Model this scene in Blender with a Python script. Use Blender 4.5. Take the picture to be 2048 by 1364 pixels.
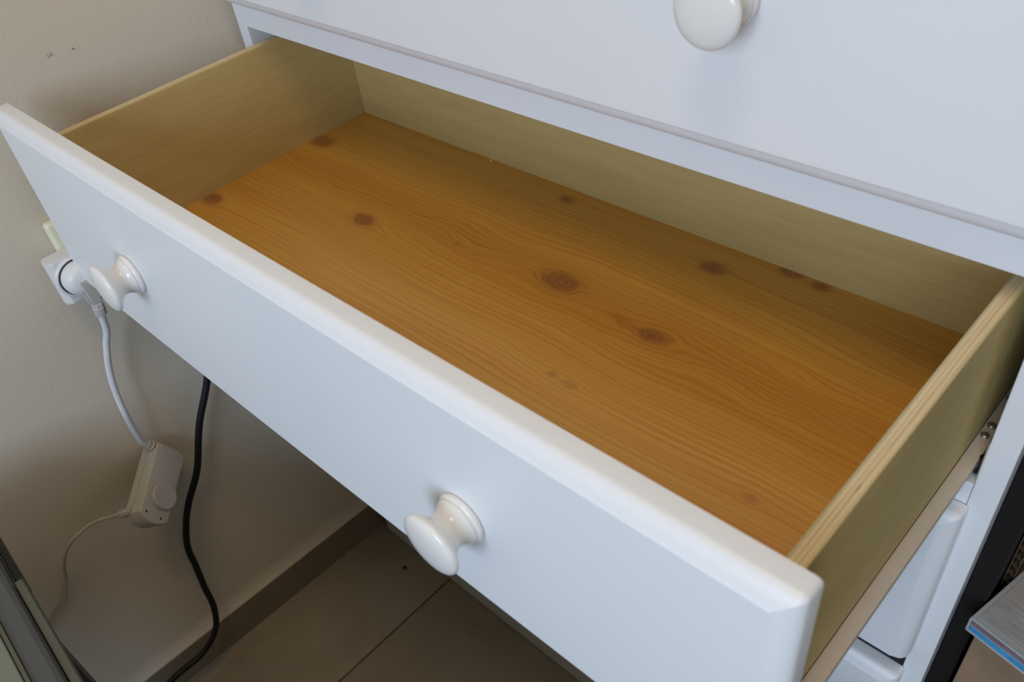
import bpy, bmesh, math, random
from mathutils import Vector, Matrix
random.seed(7)
scn = bpy.context.scene
for o in list(bpy.data.objects): bpy.data.objects.remove(o)

# ------------------------------------------------------------------ camera
cam_d = bpy.data.cameras.new('camera'); cam = bpy.data.objects.new('camera', cam_d)
scn.collection.objects.link(cam); scn.camera = cam
R = Matrix(((0.71974625, -0.40307872, 0.56523700),
            (0.68504370, 0.54441882, -0.48406953),
            (-0.11260754, 0.73561926, 0.66796995)))
cam.matrix_world = Matrix.Translation((0.846151, -0.431080, 1.123103)) @ R.to_4x4()
cam_d.sensor_width = 36.0; cam_d.lens = 1700.57 * 36 / 2048
cam_d.shift_x = 9.5 / 2048; cam_d.shift_y = 52.93 / 2048
cam_d.clip_start = 0.02
cam_d.dof.use_dof = True; cam_d.dof.focus_distance = 0.80; cam_d.dof.aperture_fstop = 13.0

# ------------------------------------------------------------------ world, lights, exposure
world = bpy.data.worlds.new('world'); scn.world = world; world.use_nodes = True
bg = world.node_tree.nodes['Background']
bg.inputs[0].default_value = (0.55, 0.72, 1.0, 1); bg.inputs[1].default_value = 0.9

def area(name, loc, target, sx, sy, power, col):
    l = bpy.data.lights.new(name, 'AREA'); l.shape = 'RECTANGLE'; l.size = sx; l.size_y = sy
    l.energy = power; l.color = col
    o = bpy.data.objects.new(name, l); scn.collection.objects.link(o); o.location = loc
    o.rotation_euler = (Vector(target) - Vector(loc)).to_track_quat('-Z', 'Y').to_euler()
    return o
area('window_daylight', (1.35, -2.42, 1.62), (0.55, 0.0, 0.8), 1.3, 1.2, 45, (0.58, 0.75, 1.0))
area('ceiling_lamp', (0.80, -0.60, 2.52), (0.80, -0.60, 0.0), 0.5, 0.5, 7.5, (1.0, 0.73, 0.44))
scn.view_settings.view_transform = 'Standard'; scn.view_settings.look = 'None'
scn.view_settings.gamma = 1; scn.view_settings.use_curve_mapping = False
scn.view_settings.exposure = 0.0

# ------------------------------------------------------------------ helpers
def link(o): scn.collection.objects.link(o)
def obj(name, bm, mat, parent=None, smooth=False, angle=35):
    me = bpy.data.meshes.new(name)
    bmesh.ops.recalc_face_normals(bm, faces=bm.faces)
    bm.to_mesh(me); bm.free()
    if smooth:
        for p in me.polygons: p.use_smooth = True
        try: me.set_sharp_from_angle(angle=math.radians(angle))
        except Exception: pass
    mats = mat if isinstance(mat, (list, tuple)) else [mat]
    for m in mats: me.materials.append(m)
    o = bpy.data.objects.new(name, me); link(o)
    if parent is not None: o.parent = parent
    return o
def thing(name, label, cat, loc=(0, 0, 0), group=None):
    o = bpy.data.objects.new(name, None); link(o); o.location = loc
    o.empty_display_size = 0.02
    o['label'] = label; o['category'] = cat
    if group: o['group'] = group
    return o
def tag(o, label, cat, group=None):
    o['label'] = label; o['category'] = cat
    if group: o['group'] = group
    return o
def struct(name, bm, m, parent=None, smooth=False):
    o = obj(name, bm, m, parent, smooth)
    if parent is None: o['kind'] = 'structure'
    return o
def box(bm, x0, x1, y0, y1, z0, z1, bev=0.0, seg=2):
    vs = [bm.verts.new((x, y, z)) for z in (z0, z1) for y in (y0, y1) for x in (x0, x1)]
    fs = [bm.faces.new([vs[i] for i in q]) for q in
          ((0, 2, 3, 1), (4, 5, 7, 6), (0, 1, 5, 4), (2, 6, 7, 3), (0, 4, 6, 2), (1, 3, 7, 5))]
    if bev > 0:
        es = list({e for f in fs for e in f.edges})
        bmesh.ops.bevel(bm, geom=es, offset=bev, segments=seg, profile=0.5, affect='EDGES')
    return bm
def boxm(*a, **k): return box(bmesh.new(), *a, **k)
def shift(bm, d, verts=None):
    for v in (verts or bm.verts): v.co -= Vector(d)
    return bm
def lathe(prof, seg=40, cap0=True, cap1=True, bm=None, mat=None):
    """prof: list of (radius, height) revolved round local Z; mat: Matrix put on it."""
    bm = bm or bmesh.new(); rings = []
    for r, h in prof:
        if r < 1e-6:
            rings.append([bm.verts.new((0, 0, h))])
        else:
            rings.append([bm.verts.new((r * math.cos(2 * math.pi * i / seg), r * math.sin(2 * math.pi * i / seg), h)) for i in range(seg)])
    new = [v for r_ in rings for v in r_]
    for a, b in zip(rings, rings[1:]):
        for i in range(seg):
            j = (i + 1) % seg
            if len(a) == 1 and len(b) == 1: continue
            if len(a) == 1: bm.faces.new((a[0], b[i], b[j]))
            elif len(b) == 1: bm.faces.new((a[i], a[j], b[0]))
            else: bm.faces.new((a[i], a[j], b[j], b[i]))
    if cap0 and len(rings[0]) > 1: bm.faces.new(rings[0])
    if cap1 and len(rings[-1]) > 1: bm.faces.new(rings[-1])
    if mat is not None:
        for v in new: v.co = mat @ v.co
    return bm
def axis_matrix(origin, direction, up=(0, 0, 1)):
    z = Vector(direction).normalized(); u = Vector(up)
    if abs(z.dot(u)) > 0.98: u = Vector((1, 0, 0))
    x = u.cross(z).normalized(); y = z.cross(x)
    m = Matrix((x, y, z)).transposed().to_4x4(); m.translation = Vector(origin)
    return m
def smooth_path(pts, n=8):
    pts = [Vector(p) for p in pts]; P = [2 * pts[0] - pts[1]] + pts + [2 * pts[-1] - pts[-2]]
    out = []
    for i in range(1, len(P) - 2):
        a, b, c, d = P[i - 1:i + 3]
        for k in range(n):
            t = k / n
            out.append(0.5 * ((2 * b) + (c - a) * t + (2 * a - 5 * b + 4 * c - d) * t * t + (-a + 3 * b - 3 * c + d) * t ** 3))
    out.append(pts[-1]); return out
def tube(path, r, seg=12, bm=None, caps=True):
    bm = bm or bmesh.new(); rings = []; nrm = None
    for i, p in enumerate(path):
        t = (path[min(i + 1, len(path) - 1)] - path[max(i - 1, 0)]).normalized()
        if nrm is None: nrm = t.orthogonal().normalized()
        nrm = (nrm - t * nrm.dot(t)).normalized(); b = t.cross(nrm)
        rr = r[i] if isinstance(r, (list, tuple)) else r
        rings.append([bm.verts.new(p + nrm * rr * math.cos(2 * math.pi * k / seg) + b * rr * math.sin(2 * math.pi * k / seg)) for k in range(seg)])
    for a, b in zip(rings, rings[1:]):
        for i in range(seg):
            j = (i + 1) % seg; bm.faces.new((a[i], a[j], b[j], b[i]))
    if caps: bm.faces.new(rings[0]); bm.faces.new(rings[-1])
    return bm

# ------------------------------------------------------------------ materials
class NT:
    def __init__(s, name, rough=0.5, spec=0.5):
        s.m = bpy.data.materials.new(name); s.m.use_nodes = True
        s.t = s.m.node_tree; s.b = s.t.nodes['Principled BSDF']
        s.b.inputs['Roughness'].default_value = rough
        s.b.inputs['Specular IOR Level'].default_value = spec
    def n(s, typ, **kw):
        x = s.t.nodes.new(typ)
        for k, v in kw.items():
            if k.startswith('i_'):
                key = k[2:]; key = int(key) if key.isdigit() else key
                if hasattr(v, 'is_output') or isinstance(v, bpy.types.NodeSocket): s.t.links.new(v, x.inputs[key])
                else: x.inputs[key].default_value = v
            else: setattr(x, k, v)
        return x
    def l(s, a, b): s.t.links.new(a, b)
    def math(s, op, a, b=0.0, c=None):
        x = s.t.nodes.new('ShaderNodeMath'); x.operation = op
        for i, v in enumerate((a, b, c)):
            if v is None: continue
            if isinstance(v, bpy.types.NodeSocket): s.l(v, x.inputs[i])
            else: x.inputs[i].default_value = v
        return x.outputs[0]
    def coords(s): return s.n('ShaderNodeTexCoord').outputs['Object']
    def noise(s, vec, scale, detail=4, rough=0.5, dist=0.0):
        return s.n('ShaderNodeTexNoise', i_Vector=vec, i_Scale=scale, i_Detail=detail, i_Roughness=rough, i_Distortion=dist).outputs[0]
    def mapv(s, vec, scale=(1, 1, 1), loc=(0, 0, 0), rot=(0, 0, 0)):
        return s.n('ShaderNodeMapping', i_Vector=vec, i_Scale=scale, i_Location=loc, i_Rotation=rot).outputs[0]
    def ramp(s, fac, stops):
        x = s.t.nodes.new('ShaderNodeValToRGB'); s.l(fac, x.inputs[0]); e = x.color_ramp.elements
        while len(e) < len(stops): e.new(0.5)
        for el, (p, c) in zip(e, stops):
            el.position = p; el.color = (c[0], c[1], c[2], 1) if isinstance(c, (tuple, list)) else (c, c, c, 1)
        return x.outputs[0]
    def mix(s, fac, a, b, mode='MIX'):
        x = s.t.nodes.new('ShaderNodeMix'); x.data_type = 'RGBA'; x.blend_type = mode
        for i, v in ((0, fac), (6, a), (7, b)):
            if isinstance(v, bpy.types.NodeSocket): s.l(v, x.inputs[i])
            else: x.inputs[i].default_value = v if i == 0 else (v[0], v[1], v[2], 1)
        return x.outputs[2]
    def col(s, c):
        if isinstance(c, bpy.types.NodeSocket): s.l(c, s.b.inputs['Base Color'])
        else: s.b.inputs['Base Color'].default_value = (*c, 1)
        return s
    def bump(s, h, strength, dist):
        x = s.n('ShaderNodeBump', i_Height=h, i_Strength=strength, i_Distance=dist)
        s.l(x.outputs[0], s.b.inputs['Normal']); return s
def plain(name, c, rough=0.5, spec=0.5, var=0.05, scale=40, bump=0.0, metal=0.0):
    k = NT(name, rough, spec); v = k.coords()
    nz = k.noise(v, scale, 3)
    d = tuple(x * (1 - var) for x in c); u = tuple(min(1, x * (1 + var)) for x in c)
    k.col(k.ramp(nz, [(0.3, d), (0.7, u)]))
    k.b.inputs['Metallic'].default_value = metal
    if bump: k.bump(k.noise(v, scale * 8, 3), bump, 0.001)
    return k.m

M = {}
M['white'] = plain('white_lacquer', (0.80, 0.80, 0.80), 0.38, 0.4, 0.012, 6)
M['white_side'] = plain('white_laminate', (0.66, 0.66, 0.68), 0.5, 0.3, 0.02, 6)
M['knob'] = plain('glossy_cream_knob', (0.80, 0.775, 0.73), 0.13, 0.5, 0.02, 60)
M['plastic'] = plain('white_plastic', (0.72, 0.71, 0.70), 0.35, 0.4, 0.02, 80)
M['plastic_beige'] = plain('aged_white_plastic', (0.50, 0.46, 0.40), 0.4, 0.4, 0.03, 60)
M['plastic_grey'] = plain('grey_white_plastic', (0.48, 0.45, 0.41), 0.4, 0.4, 0.03, 60)
M['plug_grey'] = plain('light_grey_plug_plastic', (0.52, 0.49, 0.45), 0.4, 0.4, 0.03, 60)
M['cream'] = plain('cream_socket_plastic', (0.74, 0.72, 0.52), 0.25, 0.5, 0.02, 60)
M['dark_ring'] = plain('dark_gap', (0.05, 0.04, 0.05), 0.6, 0.2, 0.02, 60)
M['cable_white'] = plain('white_cable_pvc', (0.68, 0.68, 0.70), 0.4, 0.4, 0.03, 60)
M['cable_thin'] = plain('thin_lamp_cord', (0.42, 0.40, 0.34), 0.4, 0.4, 0.03, 60)
M['cable_black'] = plain('black_rubber_cable', (0.010, 0.011, 0.010), 0.45, 0.3, 0.05, 60)
M['slide'] = plain('cream_powder_coated_steel', (0.62, 0.52, 0.41), 0.45, 0.4, 0.03, 30)
M['slide_white'] = plain('off_white_coated_steel', (0.60, 0.58, 0.50), 0.4, 0.4, 0.03, 30)
M['steel'] = plain('zinc_plated_steel', (0.42, 0.44, 0.46), 0.3, 0.5, 0.05, 60, metal=0.9)
M['black'] = plain('black_plastic', (0.01, 0.01, 0.01), 0.4, 0.4, 0.05, 60)
M['desk_top'] = plain('grey_green_laminate', (0.20, 0.21, 0.165), 0.5, 0.3, 0.04, 30)
M['desk_edge'] = plain('blue_grey_coated_metal', (0.105, 0.108, 0.108), 0.5, 0.3, 0.05, 30)
M['desk_lip'] = plain('olive_grey_trim', (0.115, 0.115, 0.085), 0.5, 0.3, 0.05, 30)
M['clear'] = plain('clear_case_plastic', (0.36, 0.39, 0.41), 0.12, 0.5, 0.02, 30)
M['blue'] = plain('blue_insert', (0.05, 0.30, 0.58), 0.35, 0.4, 0.15, 60)
M['mauve'] = plain('mauve_insert', (0.22, 0.15, 0.18), 0.4, 0.4, 0.15, 60)
M['crumb'] = plain('crumb', (0.05, 0.04, 0.03), 0.9, 0.1, 0.1, 900)
M['chip'] = plain('pale_wood_chip', (0.75, 0.62, 0.40), 0.8, 0.1, 0.1, 900)
M['black_board'] = plain('black_brown_laminate', (0.013, 0.011, 0.010), 0.6, 0.2, 0.1, 20)
M['cream_wall'] = plain('warm_cream_paint', (0.58, 0.47, 0.31), 0.9, 0.1, 0.02, 5)
M['felt'] = plain('ceiling_cream_paint', (0.66, 0.57, 0.41), 0.9, 0.1, 0.02, 5)

def wall_mat():
    k = NT('cream_painted_plaster', 0.75, 0.25); v = k.coords()
    c = k.ramp(k.noise(v, 2.2, 3), [(0.3, (0.64, 0.56, 0.445)), (0.7, (0.69, 0.605, 0.485))])
    # two small scuff marks: real dirt on the paint
    for (cx, cy, cz, r) in ((0, -0.1834, 0.859, 0.0034), (0, -0.162, 0.857, 0.0016)):
        d = k.n('ShaderNodeVectorMath', operation='DISTANCE', i_0=k.mapv(v, (0, 0.6, 1.6)), i_1=(0, cy * 0.6, cz * 1.6)).outputs['Value']
        wob = k.math('MULTIPLY_ADD', k.noise(v, 600, 3), 0.012, -0.006)
        f = k.ramp(k.math('DIVIDE', k.math('ADD', d, wob), r), [(0.25, 0.75), (0.75, 0.0)])
        c = k.mix(f, c, (0.16, 0.13, 0.11))
    k.col(c)
    k.bump(k.math('ADD', k.noise(v, 180, 4, 0.6), k.noise(v, 30, 2)), 0.25, 0.0012)
    return k.m
M['wall'] = wall_mat()
def tile_mat():
    k = NT('beige_grey_ceramic', 0.42, 0.35); v = k.coords()
    nz = k.noise(v, 7, 6, 0.65, 0.4)
    c = k.ramp(nz, [(0.25, (0.255, 0.215, 0.155)), (0.5, (0.31, 0.265, 0.195)), (0.78, (0.345, 0.27, 0.19))])
    c = k.mix(k.ramp(k.noise(v, 160, 2), [(0.68, 0.0), (0.78, 0.35)]), c, (0.17, 0.13, 0.10))
    k.col(c); k.bump(k.noise(v, 60, 4), 0.12, 0.001)
    return k.m
M['tile'] = tile_mat()
def skirt_mat():
    k = NT('baseboard_ceramic', 0.5, 0.3); v = k.coords()
    k.col(k.ramp(k.noise(v, 8, 5, 0.6), [(0.3, (0.20, 0.17, 0.125)), (0.7, (0.245, 0.20, 0.15))]))
    return k.m
M['skirt'] = skirt_mat()
M['grout'] = plain('dark_grout', (0.13, 0.11, 0.085), 0.9, 0.1, 0.2, 90)

KN = [(0.2236, -0.0503, .0085), (0.4467, -0.0162, .0115), (0.5486, -0.0281, .0070), (0.5620, -0.0248, .0035), (0.5387, 0.0690, .0075),
      (0.3669, 0.0839, .0050), (0.0525, 0.0281, .0110), (0.0500, -0.1151, .0085), (0.5161, -0.1059, .0030), (0.5338, -0.1067, .0035),
      (0.5930, 0.0982, .0060), (0.6204, 0.0949, .0050), (0.6894, -0.1171, .0035), (0.3309, -0.0266, .0025)]
def pine_mat():
    k = NT('knotty_pine_laminate', 0.36, 0.4); v = k.coords()
    sx = k.n('ShaderNodeSeparateXYZ', i_0=v); x, y = sx.outputs[0], sx.outputs[1]
    # slow waviness of the fibres along x, then the flow round each knot
    wv = k.noise(k.mapv(v, (2.4, 9.0, 1)), 1.0, 2, 0.5)
    psi = k.math('MULTIPLY_ADD', k.math('SUBTRACT', wv, 0.5), 0.045, y)
    ripple = k.noise(k.mapv(v, (9, 26, 1)), 1.0, 2, 0.5)
    yb = k.math('MULTIPLY', k.math('ADD', y, 0.022), 1 / 0.036)
    band = k.math('POWER', 2.718, k.math('MULTIPLY', k.math('MULTIPLY', yb, yb), -1.0))   # heart band with arched figure
    psi = k.math('MULTIPLY_ADD', k.math('MULTIPLY', k.math('SUBTRACT', ripple, 0.5), k.math('MULTIPLY_ADD', band, 0.034, 0.002)), 1.0, psi)
    halo = None; core = None; ringd = None
    wob = k.math('MULTIPLY', k.math('SUBTRACT', k.noise(v, 130, 3), 0.5), 0.45)
    for (kx, ky, r) in KN:
        dx = k.math('MULTIPLY', k.math('SUBTRACT', x, kx), 0.62); dy = k.math('SUBTRACT', y, ky)
        r2 = k.math('ADD', k.math('ADD', k.math('MULTIPLY', dx, dx), k.math('MULTIPLY', dy, dy)), (r * 0.55) ** 2)
        psi = k.math('SUBTRACT', psi, k.math('DIVIDE', k.math('MULTIPLY', dy, r * r * 1.25), r2))
        d = k.math('DIVIDE', k.math('SQRT', r2), r)         # 1 = knot's rim
        dw = k.math('ADD', d, wob)
        if r < 0.004: halo = dw if halo is None else k.math('MINIMUM', halo, dw)      # faint pin knots
        else: core = dw if core is None else k.math('MINIMUM', core, dw)
    fine = k.n('ShaderNodeCombineXYZ', i_0=k.math('MULTIPLY', x, 4.0), i_1=k.math('MULTIPLY', psi, 520.0), i_2=0.0).outputs[0]
    med = k.n('ShaderNodeCombineXYZ', i_0=k.math('MULTIPLY', x, 1.6), i_1=k.math('MULTIPLY', psi, 75.0), i_2=3.0).outputs[0]
    big = k.n('ShaderNodeCombineXYZ', i_0=k.math('MULTIPLY', x, 1.2), i_1=k.math('MULTIPLY', psi, 16.0), i_2=7.0).outputs[0]
    nf, nm, nb = k.noise(fine, 1, 2), k.noise(med, 1, 3), k.noise(big, 1, 2)
    c = k.ramp(nb, [(0.25, (0.56, 0.280, 0.050)), (0.5, (0.64, 0.345, 0.064)), (0.75, (0.72, 0.415, 0.088))])
    c = k.mix(k.ramp(nm, [(0.35, 0.26), (0.6, 0.0)]), c, (0.54, 0.215, 0.034))
    c = k.mix(k.ramp(nf, [(0.36, 0.50), (0.52, 0.0)]), c, (0.52, 0.215, 0.034))
    # darker growth lines at uneven spacing
    ln = k.math('ABSOLUTE', k.math('SUBTRACT', k.math('FRACT', k.math('ADD', k.math('MULTIPLY', psi, 190.0), k.math('MULTIPLY', nm, 1.6))), 0.5))
    c = k.mix(k.math('MULTIPLY', k.ramp(ln, [(0.0, 0.62), (0.13, 0.0)]), k.ramp(nb, [(0.3, 1.0), (0.7, 0.25)])), c, (0.40, 0.140, 0.022))
    # knots: ring at the rim, brown heart with rings
    c = k.mix(k.ramp(k.math('MULTIPLY', halo, 0.4), [(0.25, 0.42), (0.40, 0.25), (0.62, 0.0)]), c, (0.34, 0.135, 0.04))
    x2 = k.ramp(k.math('MULTIPLY', core, 0.4), [(0.36, 0.85), (0.42, 0.55), (0.52, 0.18), (0.8, 0.0)])
    c = k.mix(x2, c, (0.34, 0.135, 0.05))
    rr = k.math('ABSOLUTE', k.math('SUBTRACT', k.math('FRACT', k.math('MULTIPLY', core, 4.2)), 0.5))
    ringm = k.math('MULTIPLY', k.ramp(rr, [(0.0, 0.6), (0.2, 0.0)]), k.ramp(k.math('MULTIPLY', core, 0.4), [(0.42, 1.0), (0.60, 0.0)]))
    c = k.mix(ringm, c, (0.20, 0.07, 0.025))
    k.col(c); k.bump(nf, 0.05, 0.0005)
    return k.m
M['pine'] = pine_mat()
def ply_mat(name, c0, c1, c2, edge=False):
    """plain birch/poplar face; fibres run along the longer object axis"""
    k = NT(name, 0.62, 0.25); v = k.coords()
    a = k.noise(k.mapv(v, (3.0, 4.0, 26.0)), 1.0, 4, 0.55, 0.5)
    b = k.noise(k.mapv(v, (18.0, 22.0, 260.0)), 1.0, 3, 0.6)
    c = k.ramp(a, [(0.3, c0), (0.52, c1), (0.75, c2)])
    c = k.mix(k.ramp(b, [(0.35, 0.22), (0.55, 0.0)]), c, tuple(q * 0.72 for q in c0))
    c = k.mix(k.ramp(k.n('ShaderNodeTexVoronoi', i_Vector=v, i_Scale=14.0).outputs[0], [(0.012, 0.8), (0.03, 0.0)]), c, (0.16, 0.09, 0.05))
    k.col(c); k.bump(b, 0.08, 0.0006); return k.m
M['ply'] = ply_mat('poplar_plywood_face', (0.55, 0.41, 0.165), (0.61, 0.465, 0.195), (0.66, 0.51, 0.23))
def ply_edge(name, x0):
    """plywood edge: thin plies side by side across the board, along x"""
    k = NT(name, 0.6, 0.25); v = k.coords()
    x = k.n('ShaderNodeSeparateXYZ', i_0=v).outputs[0]
    wob = k.math('MULTIPLY', k.math('SUBTRACT', k.noise(k.mapv(v, (0, 9, 0)), 1, 2), 0.5), 0.0012)
    t = k.math('MULTIPLY', k.math('ADD', k.math('SUBTRACT', x, x0), wob), 1 / 0.0098)
    c = k.ramp(t, [(0.0, (0.50, 0.42, 0.24)), (0.17, (0.60, 0.52, 0.32)), (0.21, (0.80, 0.66, 0.40)), (0.40, (0.64, 0.47, 0.28)),
                   (0.45, (0.80, 0.65, 0.38)), (0.62, (0.60, 0.43, 0.24)), (0.68, (0.78, 0.63, 0.36)), (0.84, (0.70, 0.54, 0.30)), (1.0, (0.46, 0.36, 0.17))])
    st = k.noise(k.mapv(v, (1500, 22, 1)), 1, 3, 0.6)
    c = k.mix(k.ramp(st, [(0.3, 0.45), (0.5, 0.0)]), c, (0.40, 0.25, 0.12))
    sp = k.noise(k.mapv(v, (420, 38, 1)), 1, 1)
    c = k.mix(k.ramp(sp, [(0.73, 0.0), (0.78, 0.85)]), c, (0.17, 0.06, 0.03))
    k.col(c); return k.m
def card_mat(name='kraft_cardboard', g=1.0):
    k = NT(name, 0.85, 0.15); v = k.coords()
    a = k.noise(v, 9, 4, 0.6); st = k.noise(k.mapv(v, (6, 6, 300)), 1, 2)
    c = k.ramp(a, [(0.3, (0.24 * g, 0.155 * g, 0.09 * g)), (0.7, (0.32 * g, 0.215 * g, 0.13 * g))])
    c = k.mix(k.ramp(st, [(0.4, 0.15), (0.6, 0.0)]), c, (0.20 * g, 0.13 * g, 0.08 * g)); k.col(c); return k.m
M['card'] = card_mat()
M['card_dark'] = card_mat('dark_cardboard', 0.35)  # same kraft colours, scaled darker
def brushed_mat():
    k = NT('grey_streaked_sleeve', 0.3, 0.45); v = k.coords()
    a = k.noise(k.mapv(v, (30, 320, 1), rot=(0, 0, 0.85)), 1, 4, 0.7)
    b = k.noise(v, 16, 3)
    c = k.ramp(a, [(0.3, (0.22, 0.25, 0.28)), (0.6, (0.40, 0.40, 0.39)), (0.8, (0.47, 0.46, 0.44))])
    c = k.mix(k.ramp(b, [(0.4, 0.0), (0.75, 0.5)]), c, (0.42, 0.36, 0.32)); k.col(c); return k.m
M['sleeve'] = brushed_mat()

# ------------------------------------------------------------------ the room
WY = -0.02266                                   # the left wall is a touch out of square
def wx(y, off=0.0): return -0.0115 - WY * y + off
def wall_pt(v):                                 # shear a mesh built against x = 0 on to the wall line
    v.co.x += -WY * v.co.y
# left wall with the plaster flare above the baseboard
prof = [(-0.0115, 2.6), (-0.0115, 0.086), (-0.0105, 0.078), (-0.0080, 0.070), (-0.0045, 0.0635), (-0.0045, 0.0), (-0.12, 0.0), (-0.12, 2.6)]
bm = bmesh.new(); A = [bm.verts.new((x, -2.5, z)) for x, z in prof]; B = [bm.verts.new((x, 0.47, z)) for x, z in prof]
for i in range(len(prof)):
    j = (i + 1) % len(prof); bm.faces.new((A[i], A[j], B[j], B[i]))
bm.faces.new(A); bm.faces.new(B)
for v in bm.verts: wall_pt(v)
struct('wall_left', bm, M['wall'])
bm = boxm(-0.0115, -0.0035, -2.5, 0.469, 0.001, 0.0626, bev=0.0012)
for v in bm.verts: wall_pt(v)
struct('baseboard_left', bm, M['skirt'])
struct('wall_back', boxm(-0.25, 2.62, 0.47, 0.57, 0, 2.6), M['wall'])
struct('baseboard_back', boxm(0.02, 2.5, 0.461, 0.4695, 0.001, 0.0626, bev=0.0012), M['skirt'])
struct('wall_right', boxm(2.5, 2.62, -2.5, 0.47, 0, 2.6), M['cream_wall'])
bm = bmesh.new()
for b in ((-0.25, 0.65, 0, 2.6), (2.05, 2.62, 0, 2.6), (0.65, 2.05, 0, 0.98), (0.65, 2.05, 2.26, 2.6)):
    box(bm, b[0], b[1], -2.62, -2.5, b[2], b[3])
struct('wall_front', bm, M['cream_wall'])
bm = bmesh.new()
for b in ((0.65, 2.05, 0.98, 1.03), (0.65, 2.05, 2.21, 2.26), (0.65, 0.70, 1.03, 2.21), (2.00, 2.05, 1.03, 2.21)):
    box(bm, b[0], b[1], -2.58, -2.52, b[2], b[3], bev=0.003)
struct('window_1', bm, M['white'])
struct('ceiling', boxm(-0.25, 2.62, -2.62, 0.57, 2.6, 2.7), M['felt'])
fl = struct('floor', boxm(-0.25, 2.62, -2.62, 0.57, -0.10, -0.0025), M['grout'])
tile_me = None; T = 0.45; G = 0.0016
ys = [0.030 - T * k for k in range(-1, 6)]; xs = [0.162 + T * k for k in range(-1, 6)]
for x0 in xs:
    for y0 in ys:
        if x0 > 2.5 or y0 - T > 0.47 or y0 - T < -2.7: continue
        if tile_me is None:
            o = obj('tile', boxm(G, T - G, G, T - G, -0.010, 0.0, bev=0.0009, seg=2), M['tile'], fl, True)
            tile_me = o.data
        else:
            o = bpy.data.objects.new('tile', tile_me); link(o); o.parent = fl
        ex = 0.0
        o.location = (x0, y0 - T, random.uniform(-0.0002, 0.0))

# ------------------------------------------------------------------ dresser
W, TS, Dd, TF = 0.8, 0.0167, 0.2615, 0.0176
XL, XR = 0.0118, 0.7858
dresser = thing('dresser', 'white lacquered chest of drawers with one drawer pulled out, in the corner', 'dresser', (0, 0, 0))
def front_bm(x0, x1, z0, z1, yf, t=TF, warp=None, nx=1, b=0.0110, low=1.0):
    """drawer front lying in the xz plane: moulded edge, flat field; yf = front plane"""
    loops = [(0.0, t), (0.0, 0.0088), (.0003, 0.0072), (.0012, .0055), (.0030, .0038), (.0053, .0024), (.0075, .0015), (b - .0016, .0009), (b, 0.0)]
    bm = bmesh.new(); rings = []
    for d, h in loops:
        a0, a1, c0, c1 = x0 + d, x1 - d, z0 + d * low, z1 - d
        rc = max(0.0034 - 0.8 * d, 0.0002)
        def arc(cx, cz, ang): return [(cx + rc * math.cos(math.radians(ang + 22.5 * q)), cz + rc * math.sin(math.radians(ang + 22.5 * q))) for q in range(1, 4)]
        bot = [(a0 + rc + (a1 - a0 - 2 * rc) * k / nx, c0) for k in range(nx + 1)]
        top = [(a1 - rc - (a1 - a0 - 2 * rc) * k / nx, c1) for k in range(nx + 1)]
        r = (bot + arc(a1 - rc, c0 + rc, 270) + [(a1, c0 + rc), (a1, c1 - rc)] + arc(a1 - rc, c1 - rc, 0)
             + top + arc(a0 + rc, c1 - rc, 90) + [(a0, c1 - rc), (a0, c0 + rc)] + arc(a0 + rc, c0 + rc, 180))
        rings.append([bm.verts.new((px, yf + h, pz)) for px, pz in r])
    n = len(rings[0]); t0 = nx + 1 + 8
    for a, c in zip(rings, rings[1:]):
        for i in range(n):
            j = (i + 1) % n; bm.faces.new((a[i], a[j], c[j], c[i]))
    for r in (rings[0], rings[-1]):                      # cap in columns
        for k in range(nx): bm.faces.new((r[k], r[k + 1], r[t0 + nx - k - 1], r[t0 + nx - k]))
        bm.faces.new(r[nx:t0 + 1]); bm.faces.new(r[t0 + nx:] + [r[0]])
    bmesh.ops.remove_doubles(bm, verts=bm.verts, dist=1e-6)
    if warp:
        for v in bm.verts: v.co = Vector(warp(v.co))
    return bm
def knob_bm(x, z, yf, warp=None):
    prof = [(0.0152, 0.0), (0.0164, 0.0006), (0.0169, 0.0020), (0.0168, 0.0034), (0.0158, 0.0044), (0.0150, 0.0046), (0.0153, 0.0050), (0.0150, 0.0062),
            (0.0133, 0.0085), (0.0121, 0.0110), (0.0117, 0.0135), (0.0122, 0.0160), (0.0138, 0.0185), (0.0165, 0.0208), (0.0190, 0.0224),
            (0.0203, 0.0238), (0.0206, 0.0252), (0.0202, 0.0265), (0.0190, 0.0276), (0.0160, 0.0286), (0.0110, 0.0294), (0.0055, 0.0298), (0, 0.0299)]
    bm = lathe(prof, 56, True, False, mat=axis_matrix((x, yf, z), (0, -1, 0)))
    if warp:
        for v in bm.verts: v.co = Vector(warp(v.co))
    return bm
for x0, x1 in ((0, TS), (W - TS, W)):
    obj('side_panel', boxm(x0, x1, 0, 0.45, 0.055, 1.105, bev=0.0007), M['white'], dresser)
obj('back_panel', boxm(TS, W - TS, 0.443, 0.449, 0.03, 1.105), M['white_side'], dresser)
obj('top_board', boxm(-0.001, W + 0.004, -0.020, 0.455, 1.106, 1.128, bev=0.003), M['white'], dresser)
for z0, z1 in ((0.8265, 0.870), (0.6385, 0.6660), (1.060, 1.105), (0.055, 0.075)):
    obj('rail', boxm(TS + 0.0003, W - TS - 0.0003, 0.0004, 0.020, z0, z1, bev=0.0006), M['white'], dresser)
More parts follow.
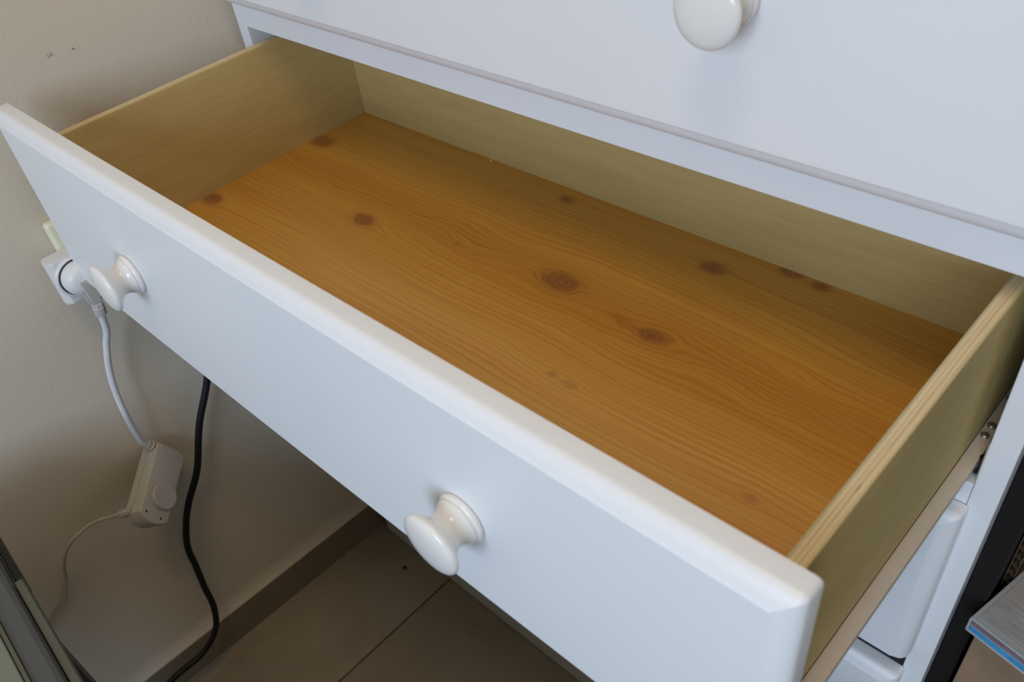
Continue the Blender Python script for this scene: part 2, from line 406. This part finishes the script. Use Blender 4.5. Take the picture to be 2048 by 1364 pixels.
# plinth with rounded ends
bm = bmesh.new(); r = 0.014; pts = []
for cx, cy, a0 in ((0.001 + r, -0.0274 + r, 180), (W - 0.001 - r, -0.0274 + r, 270)):
    for k in range(7): a = math.radians(a0 + 15 * k); pts.append((cx + r * math.cos(a), cy + r * math.sin(a)))
pts += [(W - 0.001, 0.449), (0.001, 0.449)]
lo = [bm.verts.new((x, y, 0.0015)) for x, y in pts]; hi = [bm.verts.new((x, y, 0.0545)) for x, y in pts]
for i in range(len(pts)):
    j = (i + 1) % len(pts); bm.faces.new((lo[i], lo[j], hi[j], hi[i]))
bm.faces.new(lo); bm.faces.new(hi)
obj('plinth', bm, M['white'], dresser, True)
# closed drawers
for z0, z1 in ((0.8552, 1.0380), (0.4644, 0.6465), (0.2520, 0.4340), (0.0600, 0.2220)):
    dr = obj('drawer', front_bm(XL, XR, z0, z1, -TF - 0.0006, low=1.0 if z0 > 0.8 else 0.12), M['white'], dresser, True, 25)
    if z0 > 0.8: kz = 0.9515
    else: kz = 0.5 * (z0 + z1)
    for kx in (0.203, 0.595):
        obj('knob', knob_bm(kx, kz, -TF - 0.0006), M['knob'], dr, True, 60)
# cabinet-side slides of the open drawer
for s, x0 in ((1, TS), (-1, W - TS)):
    bm = bmesh.new()
    a, b = sorted((x0, x0 + s * 0.0012)); box(bm, a, b, 0.004, 0.40, 0.6640, 0.7000, bev=0.0004)
    a, b = sorted((x0, x0 + s * 0.0105)); box(bm, a, b, 0.004, 0.40, 0.6640, 0.6655)
    sl = obj('cabinet_slide', bm, M['slide_white'], dresser)
    for yy in (0.020, 0.045, 0.085):
        obj('screw', lathe([(0.0040, 0), (0.0038, 0.0010), (0.0022, 0.0022), (0, 0.0025)], 16, True, False,
                           mat=axis_matrix((x0 + s * 0.0012, yy, 0.690), (s, 0, 0))), M['steel'], sl, True)
    obj('slide_roller', lathe([(0.0062, 0), (0.0072, 0.001), (0.0072, 0.0055), (0.0062, 0.0065), (0, 0.0065)], 20, True, False,
                              mat=axis_matrix((x0 + s * 0.0018, 0.0125, 0.6735), (s, 0, 0))), M['black'], sl, True)

# the open drawer: hangs a little out of true on its slides
def dw(p):
    x, y, z = p
    return (x - 0.00172 * (z - 0.75), y - 0.00018 * (x - 0.4), z + 0.00862 * y + 0.00172 * (x - 0.4))
def dwf(p):                                       # the front board is slightly bowed as well
    x, y, z = p
    return dw((x, y - 0.0018 * (1 - ((x - 0.4) / 0.39) ** 2), z))
def W_(bm, f=dw):
    for v in bm.verts: v.co = Vector(f(v.co))
    return bm
FZ0, FZ1 = 0.6673, 0.8476
drawer = obj('drawer', front_bm(XL, XR, FZ0, FZ1, -Dd, warp=dwf, nx=24, low=0.35), M['white'], dresser, True, 25)
drawer['label'] = 'open drawer pulled out, with pine-look bottom and plywood sides'
for kx, kz in ((0.2070, 0.7525), (0.5935, 0.7475)):
    obj('knob', knob_bm(kx, kz, -Dd - 0.0012), M['knob'], drawer, True, 60)
OL, IL, IR, OR_ = 0.0300, 0.0398, 0.7604, 0.7700
YF, YB, ZS, ZF, ZD = -Dd + TF + 0.0004, 0.1011, 0.8133, 0.6951, 0.6816
for x0, x1 in ((OL, IL), (IR, OR_)):
    bm = boxm(x0, x1, YF, YB + 0.0100, ZD, ZS, bev=0.0007)
    for v in bm.verts: v.co = Vector(dw(v.co))
    o = obj('side_board', bm, [M['ply'], ply_edge('plywood_edge_plies', x0)], drawer)
    for p in o.data.polygons:
        if p.normal.z > 0.5 and p.center.z > 0.78: p.material_index = 1
obj('back_board', W_(boxm(IL + 0.0002, IR - 0.0002, YB, YB + 0.0098, ZD, ZS - 0.001, bev=0.0007)), M['ply'], drawer)
obj('bottom_board', W_(boxm(IL - 0.004, IR + 0.004, YF + 0.0002, YB + 0.004, ZF - 0.0045, ZF)), M['pine'], drawer)
for s, xo in ((-1, OL), (1, OR_)):
    bm = bmesh.new()
    # folded slide: vertical web on the board's lower edge, out-turned ledge, lip
    pr = [(0, 0.0), (0.0072, -0.0002), (0.0086, -0.0010), (0.0090, -0.0026), (0.0090, -0.0062), (0.0078, -0.0072), (-0.0085, -0.0072), (-0.0085, -0.0060),
          (0.0070, -0.0060), (0.0078, -0.0052), (0.0078, -0.0030), (0.0068, -0.0016), (0.0, -0.0012)]
    A, B = [], []
    for px, pz in pr:
        A.append(bm.verts.new((xo + s * (px + 0.0003), YF + 0.0008, ZD - 0.0010 + pz)))
        B.append(bm.verts.new((xo + s * (px + 0.0003), 0.085, ZD - 0.0010 + pz)))
    for i in range(len(pr)):
        j = (i + 1) % len(pr); bm.faces.new((A[i], A[j], B[j], B[i]))
    bm.faces.new(A); bm.faces.new(B); W_(bm)
    obj('drawer_slide', bm, M['slide'], drawer, True, 30)
    for yy in (0.0300, 0.0410, 0.0720):
        bm = lathe([(0.0030, 0), (0.0029, 0.0009), (0.0018, 0.0018), (0, 0.0021)], 18, True, False, mat=axis_matrix((xo + s * 0.0042, yy, ZD - 0.0012), (0, 0, 1)))
        obj('rivet', W_(bm), M['steel'], drawer, True)

# ------------------------------------------------------------------ wall socket, adapter
ws = thing('wall_socket', 'cream wall socket half hidden behind the white plug adapter', 'socket', (wx(-0.215, 0.0), -0.215, 0.645))
o = ws.location.copy()
obj('socket_plate', shift(boxm(wx(-0.215) + 0.0003, wx(-0.215) + 0.0125, -0.2640, -0.175, 0.640, 0.7205, bev=0.0045, seg=4), o), M['cream'], ws, True)
obj('socket_insert', shift(boxm(wx(-0.215) + 0.0125, wx(-0.215) + 0.0160, -0.2460, -0.184, 0.650, 0.7120, bev=0.0015), o), M['cream'], ws, True)
ad = thing('plug_adapter', 'chunky white plug adapter with round outlet, in the wall socket', 'adapter', (wx(-0.25, 0.014), -0.245, 0.645))
o = ad.location.copy(); ax0 = wx(-0.25, 0.0135)
bm = bmesh.new(); pts = []
# plan outline (x, y): bulging outer side, as a barrel
pts = [(ax0 + 0.0, -0.205), (ax0 + 0.0, -0.2800)]
for k in range(1, 10):
    t = k / 10; pts.append((ax0 + 0.020 * t, -0.2800 - 0.0050 * math.sin(math.pi * t)))
pts += [(ax0 + 0.020, -0.2790), (ax0 + 0.020, -0.205)]
lo = [bm.verts.new((x, y, 0.643)) for x, y in pts]; hi = [bm.verts.new((x, y, 0.693)) for x, y in pts]
for i in range(len(pts)):
    j = (i + 1) % len(pts); bm.faces.new((lo[i], lo[j], hi[j], hi[i]))
f1 = bm.faces.new(lo); f2 = bm.faces.new(hi)
bmesh.ops.bevel(bm, geom=list(f1.edges) + list(f2.edges), offset=0.0018, segments=2, affect='EDGES')
obj('body', shift(bm, o), M['plastic'], ad, True)
AC = Vector((ax0 + 0.020, -0.2625, 0.6690))       # outlet centre
obj('outlet_rim', shift(lathe([(0.0225, -0.001), (0.0225, 0.0012), (0.0215, 0.0022), (0.0200, 0.0022), (0.0194, 0.001)], 48, True, True, mat=axis_matrix(AC, (1, 0, 0))), o), M['plastic'], ad, True)
obj('outlet_gap', shift(lathe([(0.0196, 0.0), (0.0196, 0.0024)], 48, True, True, mat=axis_matrix(AC, (1, 0, 0))), o), M['dark_ring'], ad, True)

# ------------------------------------------------------------------ cord with plug and dimmer
cord = thing('dimmer_cord', 'white cord hanging from the plug adapter with a rotary dimmer box on it', 'cord', (0.0, -0.30, 0.31))
o = cord.location.copy()
PC = AC + Vector((0.0026, 0, 0))
plug = obj('plug', shift(lathe([(0.0183, 0.0), (0.0183, 0.004), (0.0170, 0.0085), (0.0135, 0.0125), (0.010, 0.0145), (0, 0.0150)], 48, True, False, mat=axis_matrix(PC, (1, 0, 0))), o), M['plastic'], cord, True)
def block(p, q, w0, w1, t0, t1, nrm=(1, 0, 0), bev=0.0025):
    """tapered rounded block from p to q, width w across, thickness t along nrm"""
    p, q = Vector(p), Vector(q); d = (q - p).normalized(); n = Vector(nrm); n = (n - d * n.dot(d)).normalized(); s = d.cross(n)
    bm = bmesh.new(); vs = []
    for c, w, t in ((p, w0, t0), (q, w1, t1)):
        for a, b in ((-1, -1), (1, -1), (1, 1), (-1, 1)): vs.append(bm.verts.new(c + s * w * a / 2 + n * t * b / 2))
    fs = [bm.faces.new([vs[i] for i in f]) for f in ((0, 1, 2, 3), (4, 7, 6, 5), (0, 4, 5, 1), (1, 5, 6, 2), (2, 6, 7, 3), (3, 7, 4, 0))]
    bmesh.ops.bevel(bm, geom=list(bm.edges), offset=bev, segments=3, affect='EDGES'); return bm
g0 = PC + Vector((0.0085, 0.001, 0.004)); g1 = Vector((PC.x + 0.0105, -0.2623, 0.6405))
obj('plug_grip', shift(block(g0, g1, 0.019, 0.013, 0.017, 0.011), o), M['plug_grey'], cord, True)
g2 = Vector((0.0245, -0.2630, 0.6225))
obj('strain_relief', shift(block(g1 + (g1 - g2) * 0.1, g2, 0.0105, 0.0085, 0.0095, 0.008, bev=0.002), o), M['plastic'], cord, True)
for k in range(4):
    c = g1.lerp(g2, 0.30 + 0.18 * k); d = (g2 - g1).normalized()
    obj('relief_ring', shift(lathe([(0.0050, -0.0008), (0.0060, -0.0004), (0.0060, 0.0004), (0.0050, 0.0008)], 20, mat=axis_matrix(c, d)), o), M['plug_grey'], cord, True)
c1 = smooth_path([g2 + (g1 - g2) * 0.1, (0.0195, -0.2655, 0.600), (0.014, -0.2710, 0.5826), (0.010, -0.2800, 0.553), (0.009, -0.2862, 0.522), (0.0095, -0.2895, 0.490), (0.0065, -0.2897, 0.4640), (0.002, -0.2885, 0.4360), (0.0005, -0.2860, 0.4290)], 10)
obj('cable', shift(tube(c1, 0.0037, 16), o), M['cable_white'], cord, True)
# dimmer case: hangs twisted on its stiff cord
L = Vector((0.62870798, -0.7332292, -0.25903904)); U = Vector((0.12335518, 0.42292543, -0.89772912)); N = Vector((0.7677954, 0.53245565, 0.35634421))
C0 = Vector((0.0319, -0.2958, 0.3894)); C0 = C0 + (cam.matrix_world.translation - C0).normalized() * 0.004
hl, hw, tk = 0.0445, 0.0204, 0.0276
def dim_outline(g=0.0):
    l, w = hl + g, hw + g
    p = [(l - 0.001 + 0.0075 * (1 - u * u), u * w) for u in [-1 + 0.2 * i for i in range(11)]]
    return p + [(-l - 0.0025 * (1 - u * u), u * w) for u in [1 - i / 3 for i in range(7)]]
bm = bmesh.new(); R_ = []
for g, h in ((-0.001, -tk), (0.0, -tk + 0.001), (0.0, -0.0165), (-0.0007, -0.0162), (-0.0007, -0.0155), (0.0, -0.0152), (0.0, -0.0014), (-0.0004, -0.0005), (-0.0014, 0.0)):
    R_.append([bm.verts.new(C0 + N * h + L * a + U * b) for a, b in dim_outline(g)])
n = len(R_[0])
for a, b in zip(R_, R_[1:]):
    for i in range(n):
        j = (i + 1) % n; bm.faces.new((a[i], a[j], b[j], b[i]))
bm.faces.new(R_[0]); bm.faces.new(R_[-1])
case = obj('dimmer_case', shift(bm, o), M['plastic_beige'], cord, True, 40)
dc = C0 + L * 0.0155 + U * 0.0045
obj('dial', shift(lathe([(0.0168, -0.001), (0.0168, 0.0034), (0.0158, 0.0045), (0.0, 0.0047)], 40, True, False, mat=axis_matrix(dc, N)), o), M['plastic_grey'], case, True)
for a_, b_ in ((0.0408, -0.0128), (0.0420, 0.0090)):
    obj('screw_hole', shift(lathe([(0.0015, -0.001), (0.0015, 0.0001)], 16, mat=axis_matrix(C0 + L * a_ + U * b_, N)), o), M['dark_ring'], case)
s0 = C0 - L * (hl + 0.0015) - U * 0.0095 - N * 0.0125
sd = (Vector((0.002, -0.2885, 0.4345)) - s0).normalized()
obj('strain_relief', shift(block(s0 - sd * 0.004, s0 + sd * 0.025, 0.012, 0.0095, 0.012, 0.0095, bev=0.002), o), M['plastic_beige'], cord, True)
for k in range(3):
    obj('relief_ring', shift(lathe([(0.0058, -0.0009), (0.0068, -0.0004), (0.0068, 0.0004), (0.0058, 0.0009)], 20, mat=axis_matrix(s0 + sd * (0.004 + 0.0065 * k), sd)), o), M['plastic_beige'], cord, True)
e0 = C0 + L * (hl - 0.004) - U * (hw - 0.0005) - N * 0.019
e1 = Vector((0.0200, -0.3640, 0.3830)); ed = (e1 - e0).normalized()
obj('cord_grip', shift(block(e0 - ed * 0.002, e0 + ed * 0.018, 0.0095, 0.0060, 0.0095, 0.006, bev=0.0018), o), M['plastic_beige'], cord, True)
for k in range(3):
    obj('relief_ring', shift(lathe([(0.0042, -0.0008), (0.0052, -0.0003), (0.0052, 0.0003), (0.0042, 0.0008)], 18, mat=axis_matrix(e0 + ed * (0.005 + 0.0045 * k), ed)), o), M['plastic_beige'], cord, True)
c2 = smooth_path([e0 + ed * 0.016, (0.013, -0.3800, 0.3835), (0.010, -0.4046, 0.3781), (0.004, -0.4205, 0.3630), (-0.003, -0.4310, 0.3400), (-0.012, -0.4380, 0.3120),
                  (-0.0165, -0.4500, 0.2850), (-0.0165, -0.4600, 0.2740), (-0.0165, -0.4850, 0.2580), (-0.0165, -0.5050, 0.2400), (-0.0165, -0.5400, 0.200)], 8)
obj('thin_cable', shift(tube(c2, 0.0021, 12), o), M['cable_thin'], cord, True)

# ------------------------------------------------------------------ black cable
p = [(0.000, -0.105, 0.700), (0.000, -0.140, 0.600), (0.002, -0.168, 0.520), (0.004, -0.1865, 0.4655), (0.004, -0.2210, 0.4095), (0.004, -0.2487, 0.3502), (0.004, -0.2770, 0.3120), (0.004, -0.2930, 0.2830), (0.005, -0.3060, 0.2480),
     (0.008, -0.3100, 0.2130), (0.010, -0.3150, 0.1700), (0.012, -0.3190, 0.1250), (0.012, -0.3330, 0.0850), (0.012, -0.3640, 0.0620), (0.012, -0.4100, 0.0600), (0.014, -0.4400, 0.0520), (0.018, -0.4800, 0.0300), (0.024, -0.5300, 0.0080), (0.03, -0.62, 0.0048), (0.06, -0.8, 0.0048)]
bc = obj('power_cable', shift(tube(smooth_path(p, 10), 0.0044, 16), (0.02, -0.6, 0.001)), M['cable_black'], None, True)
bc.location = (0.02, -0.6, 0.001); tag(bc, 'thick black cable hanging down the wall below the open drawer', 'cable')

# ------------------------------------------------------------------ grey desk in the near left corner
desk = thing('desk', 'low grey desk with a grooved metal edge in the lower left corner', 'desk', (0.60, -0.80, 0.0))
o = desk.location.copy(); rot = math.radians(-3.4); piv = Vector((0.25, -0.470, 0))
def dk(bm):
    for v in bm.verts:
        d = v.co - piv; v.co = Vector((piv.x + d.x * math.cos(rot) - d.y * math.sin(rot), piv.y + d.x * math.sin(rot) + d.y * math.cos(rot), v.co.z))
    return shift(bm, o)
X0, X1, H = 0.055, 1.35, 0.548
obj('desk_top', dk(boxm(X0, X1, -1.10, -0.4975, H - 0.024, H + 0.0020, bev=0.0010)), M['desk_top'], desk)
obj('edge_trim', dk(boxm(X0, X1, -0.4970, -0.4935, H - 0.024, H + 0.0010, bev=0.0006)), M['desk_lip'], desk)
bm = bmesh.new()
pr = [(-0.4930, H - 0.0010), (-0.4790, H - 0.0030), (-0.4755, H - 0.0050), (-0.4735, H - 0.0100), (-0.4735, H - 0.024), (-0.4930, H - 0.024)]
A = [bm.verts.new((X0, y, z)) for y, z in pr]; B = [bm.verts.new((X1, y, z)) for y, z in pr]
for i in range(len(pr)):
    j = (i + 1) % len(pr); bm.faces.new((A[i], A[j], B[j], B[i]))
bm.faces.new(A); bm.faces.new(B)
obj('edge_rail', dk(bm), M['desk_edge'], desk)
obj('edge_lip_and_gap', dk(boxm(X0 + 0.14, X1, -0.4725, -0.4655, H - 0.020, H - 0.0080, bev=0.0012)), M['desk_lip'], desk)
obj('edge_lip_and_gap', dk(boxm(X0, X0 + 0.139, -0.4725, -0.4660, H - 0.030, H - 0.0180, bev=0.0012)), M['black'], desk)  # black strip put in for the shaded gap beyond the desk edge
for x, y in ((X0 + 0.02, -0.52), (X1 - 0.05, -0.52), (X0 + 0.02, -1.08), (X1 - 0.05, -1.08)):
    obj('leg', dk(boxm(x, x + 0.03, y, y + 0.03, 0.001, H - 0.0245, bev=0.001)), M['desk_edge'], desk)
obj('light_block_panel', dk(boxm(X0 + 0.05, X1 - 0.05, -0.51, -0.50, 0.004, H - 0.0245)), M['desk_edge'], desk)  # unseen panel added down to the floor to block window light under the desk

# ------------------------------------------------------------------ things to the right of the dresser
bk = thing('bookcase', 'black open bookcase close against the right side of the dresser', 'bookcase', (1.20, 0.22, 0.0))
o = bk.location.copy()
for x0 in (0.8012, 1.585):
    obj('side_panel', shift(boxm(x0, x0 + 0.0150, 0.0150, 0.40, 0.001, 1.35, bev=0.0006), o), M['black_board'], bk)
obj('back_panel', shift(boxm(0.8165, 1.5848, 0.394, 0.3995, 0.02, 1.34), o), M['black_board'], bk)
for z in (0.030, 0.3300, 0.98, 1.33):
    obj('shelf', shift(boxm(0.8164, 1.5848, 0.0200, 0.3938, z, z + 0.0180, bev=0.0006), o), M['black_board'], bk)
kb = thing('cardboard_box', 'brown cardboard box right of the dresser, under the plastic case', 'box', (0.95, 0.17, 0.3483))
o = kb.location.copy()
BX0, BX1, BY0, BY1, BZ = 0.8195, 1.10, 0.0008, 0.36, 0.5300
bm = bmesh.new()
box(bm, BX0, BX1, BY0, BY1, 0.3483, BZ - 0.003, bev=0.0012)
obj('carton', shift(bm, o), M['card'], kb)
obj('flap', shift(boxm(BX0 + 0.0005, BX1 - 0.0005, BY0 + 0.0005, 0.197, BZ - 0.0028, BZ, bev=0.0008), o), M['card'], kb)
obj('flap', shift(boxm(BX0 + 0.0005, BX1 - 0.0005, 0.199, BY1 - 0.0005, BZ - 0.0028, BZ, bev=0.0008), o), M['card'], kb)
# plastic case lying on the box, turned a little
cs = thing('plastic_case', 'flat clear plastic case with blue spine and grey streaked cover, on the cardboard box', 'case', (0.8128, -0.0062, BZ + 0.0006))
cs.rotation_euler = (0, 0, math.radians(-12))
LX, LY, TH = 0.190, 0.135, 0.0160
sh = bmesh.new()
box(sh, 0.0, LX, 0.0, LY, 0.0, 0.0016, bev=0.0006)
box(sh, 0.0, LX, 0.0, LY, TH - 0.0016, TH, bev=0.0006)
box(sh, 0.0, 0.0018, 0.0, LY, 0.0012, TH - 0.0012)
box(sh, 0.0018, LX, 0.0012, 0.0022, 0.0069, 0.0082)
obj('shell', sh, M['clear'], cs)
obj('blue_insert', boxm(0.0022, LX - 0.001, 0.0010, LY - 0.002, 0.0018, 0.0068), M['blue'], cs)
obj('mauve_insert', boxm(0.0022, LX - 0.001, 0.0010, LY - 0.002, 0.0084, TH - 0.0018), M['mauve'], cs)
obj('cover_sheet', boxm(0.0036, LX - 0.0005, 0.0056, LY - 0.001, TH, TH + 0.0004), M['sleeve'], cs)
# corrugated sheet standing behind the case
st = thing('corrugated_cardboard', 'corrugated cardboard strip standing on edge beside the plastic case, against the black bookcase', 'cardboard', (0.820, 0.17, BZ + 0.0005))
o = st.location.copy()
SX, SY0, SY1, SZ0, SZ1 = 0.8172, 0.0470, 0.30, BZ + 0.0005, BZ + 0.125
obj('liner', shift(boxm(SX, SX + 0.0007, SY0, SY1, SZ0, SZ1), o), M['card_dark'], st)
obj('liner', shift(boxm(SX + 0.0055, SX + 0.0062, SY0, SY1, SZ0, SZ1), o), M['card_dark'], st)
bm = bmesh.new(); A, B = [], []
nn = 100
for i in range(nn + 1):
    z = SZ0 + (SZ1 - SZ0) * i / nn; x = SX + 0.0031 + 0.0023 * math.sin(2 * math.pi * i / 8)
    A.append((bm.verts.new((x - 0.0002, SY0 + 0.0003, z)), bm.verts.new((x + 0.0002, SY0 + 0.0003, z))))
    B.append((bm.verts.new((x - 0.0002, SY1 - 0.0003, z)), bm.verts.new((x + 0.0002, SY1 - 0.0003, z))))
for i in range(nn):
    bm.faces.new((A[i][0], A[i + 1][0], B[i + 1][0], B[i][0])); bm.faces.new((A[i][1], B[i][1], B[i + 1][1], A[i + 1][1]))
    bm.faces.new((A[i][0], A[i][1], A[i + 1][1], A[i + 1][0])); bm.faces.new((B[i][0], B[i + 1][0], B[i + 1][1], B[i][1]))
obj('fluting', shift(bm, o), M['card_dark'], st)

# ------------------------------------------------------------------ crumbs
def crumb(name, loc, r, mat, label, cat, sc=(1, 1, 1)):
    bm = bmesh.new(); bmesh.ops.create_icosphere(bm, subdivisions=2, radius=r)
    for v in bm.verts:
        v.co *= random.uniform(0.82, 1.12); v.co = Vector((v.co.x * sc[0], v.co.y * sc[1], v.co.z * sc[2] + r * sc[2] * 0.9))
    c = obj(name, bm, mat, None, True, 60); c.location = loc; tag(c, label, cat); return c
crumb('crumb', (0.0909, -0.0603, 0.0), 0.0033, M['crumb'], 'tiny dark crumb on the floor tile beside the dresser', 'crumb', (1, 1, 0.6))
crumb('wood_chip', (0.2527, 0.0990, 0.6954), 0.0016, M['chip'], 'tiny pale wood chip at the back of the open drawer', 'wood chip', (0.7, 1.8, 0.5))
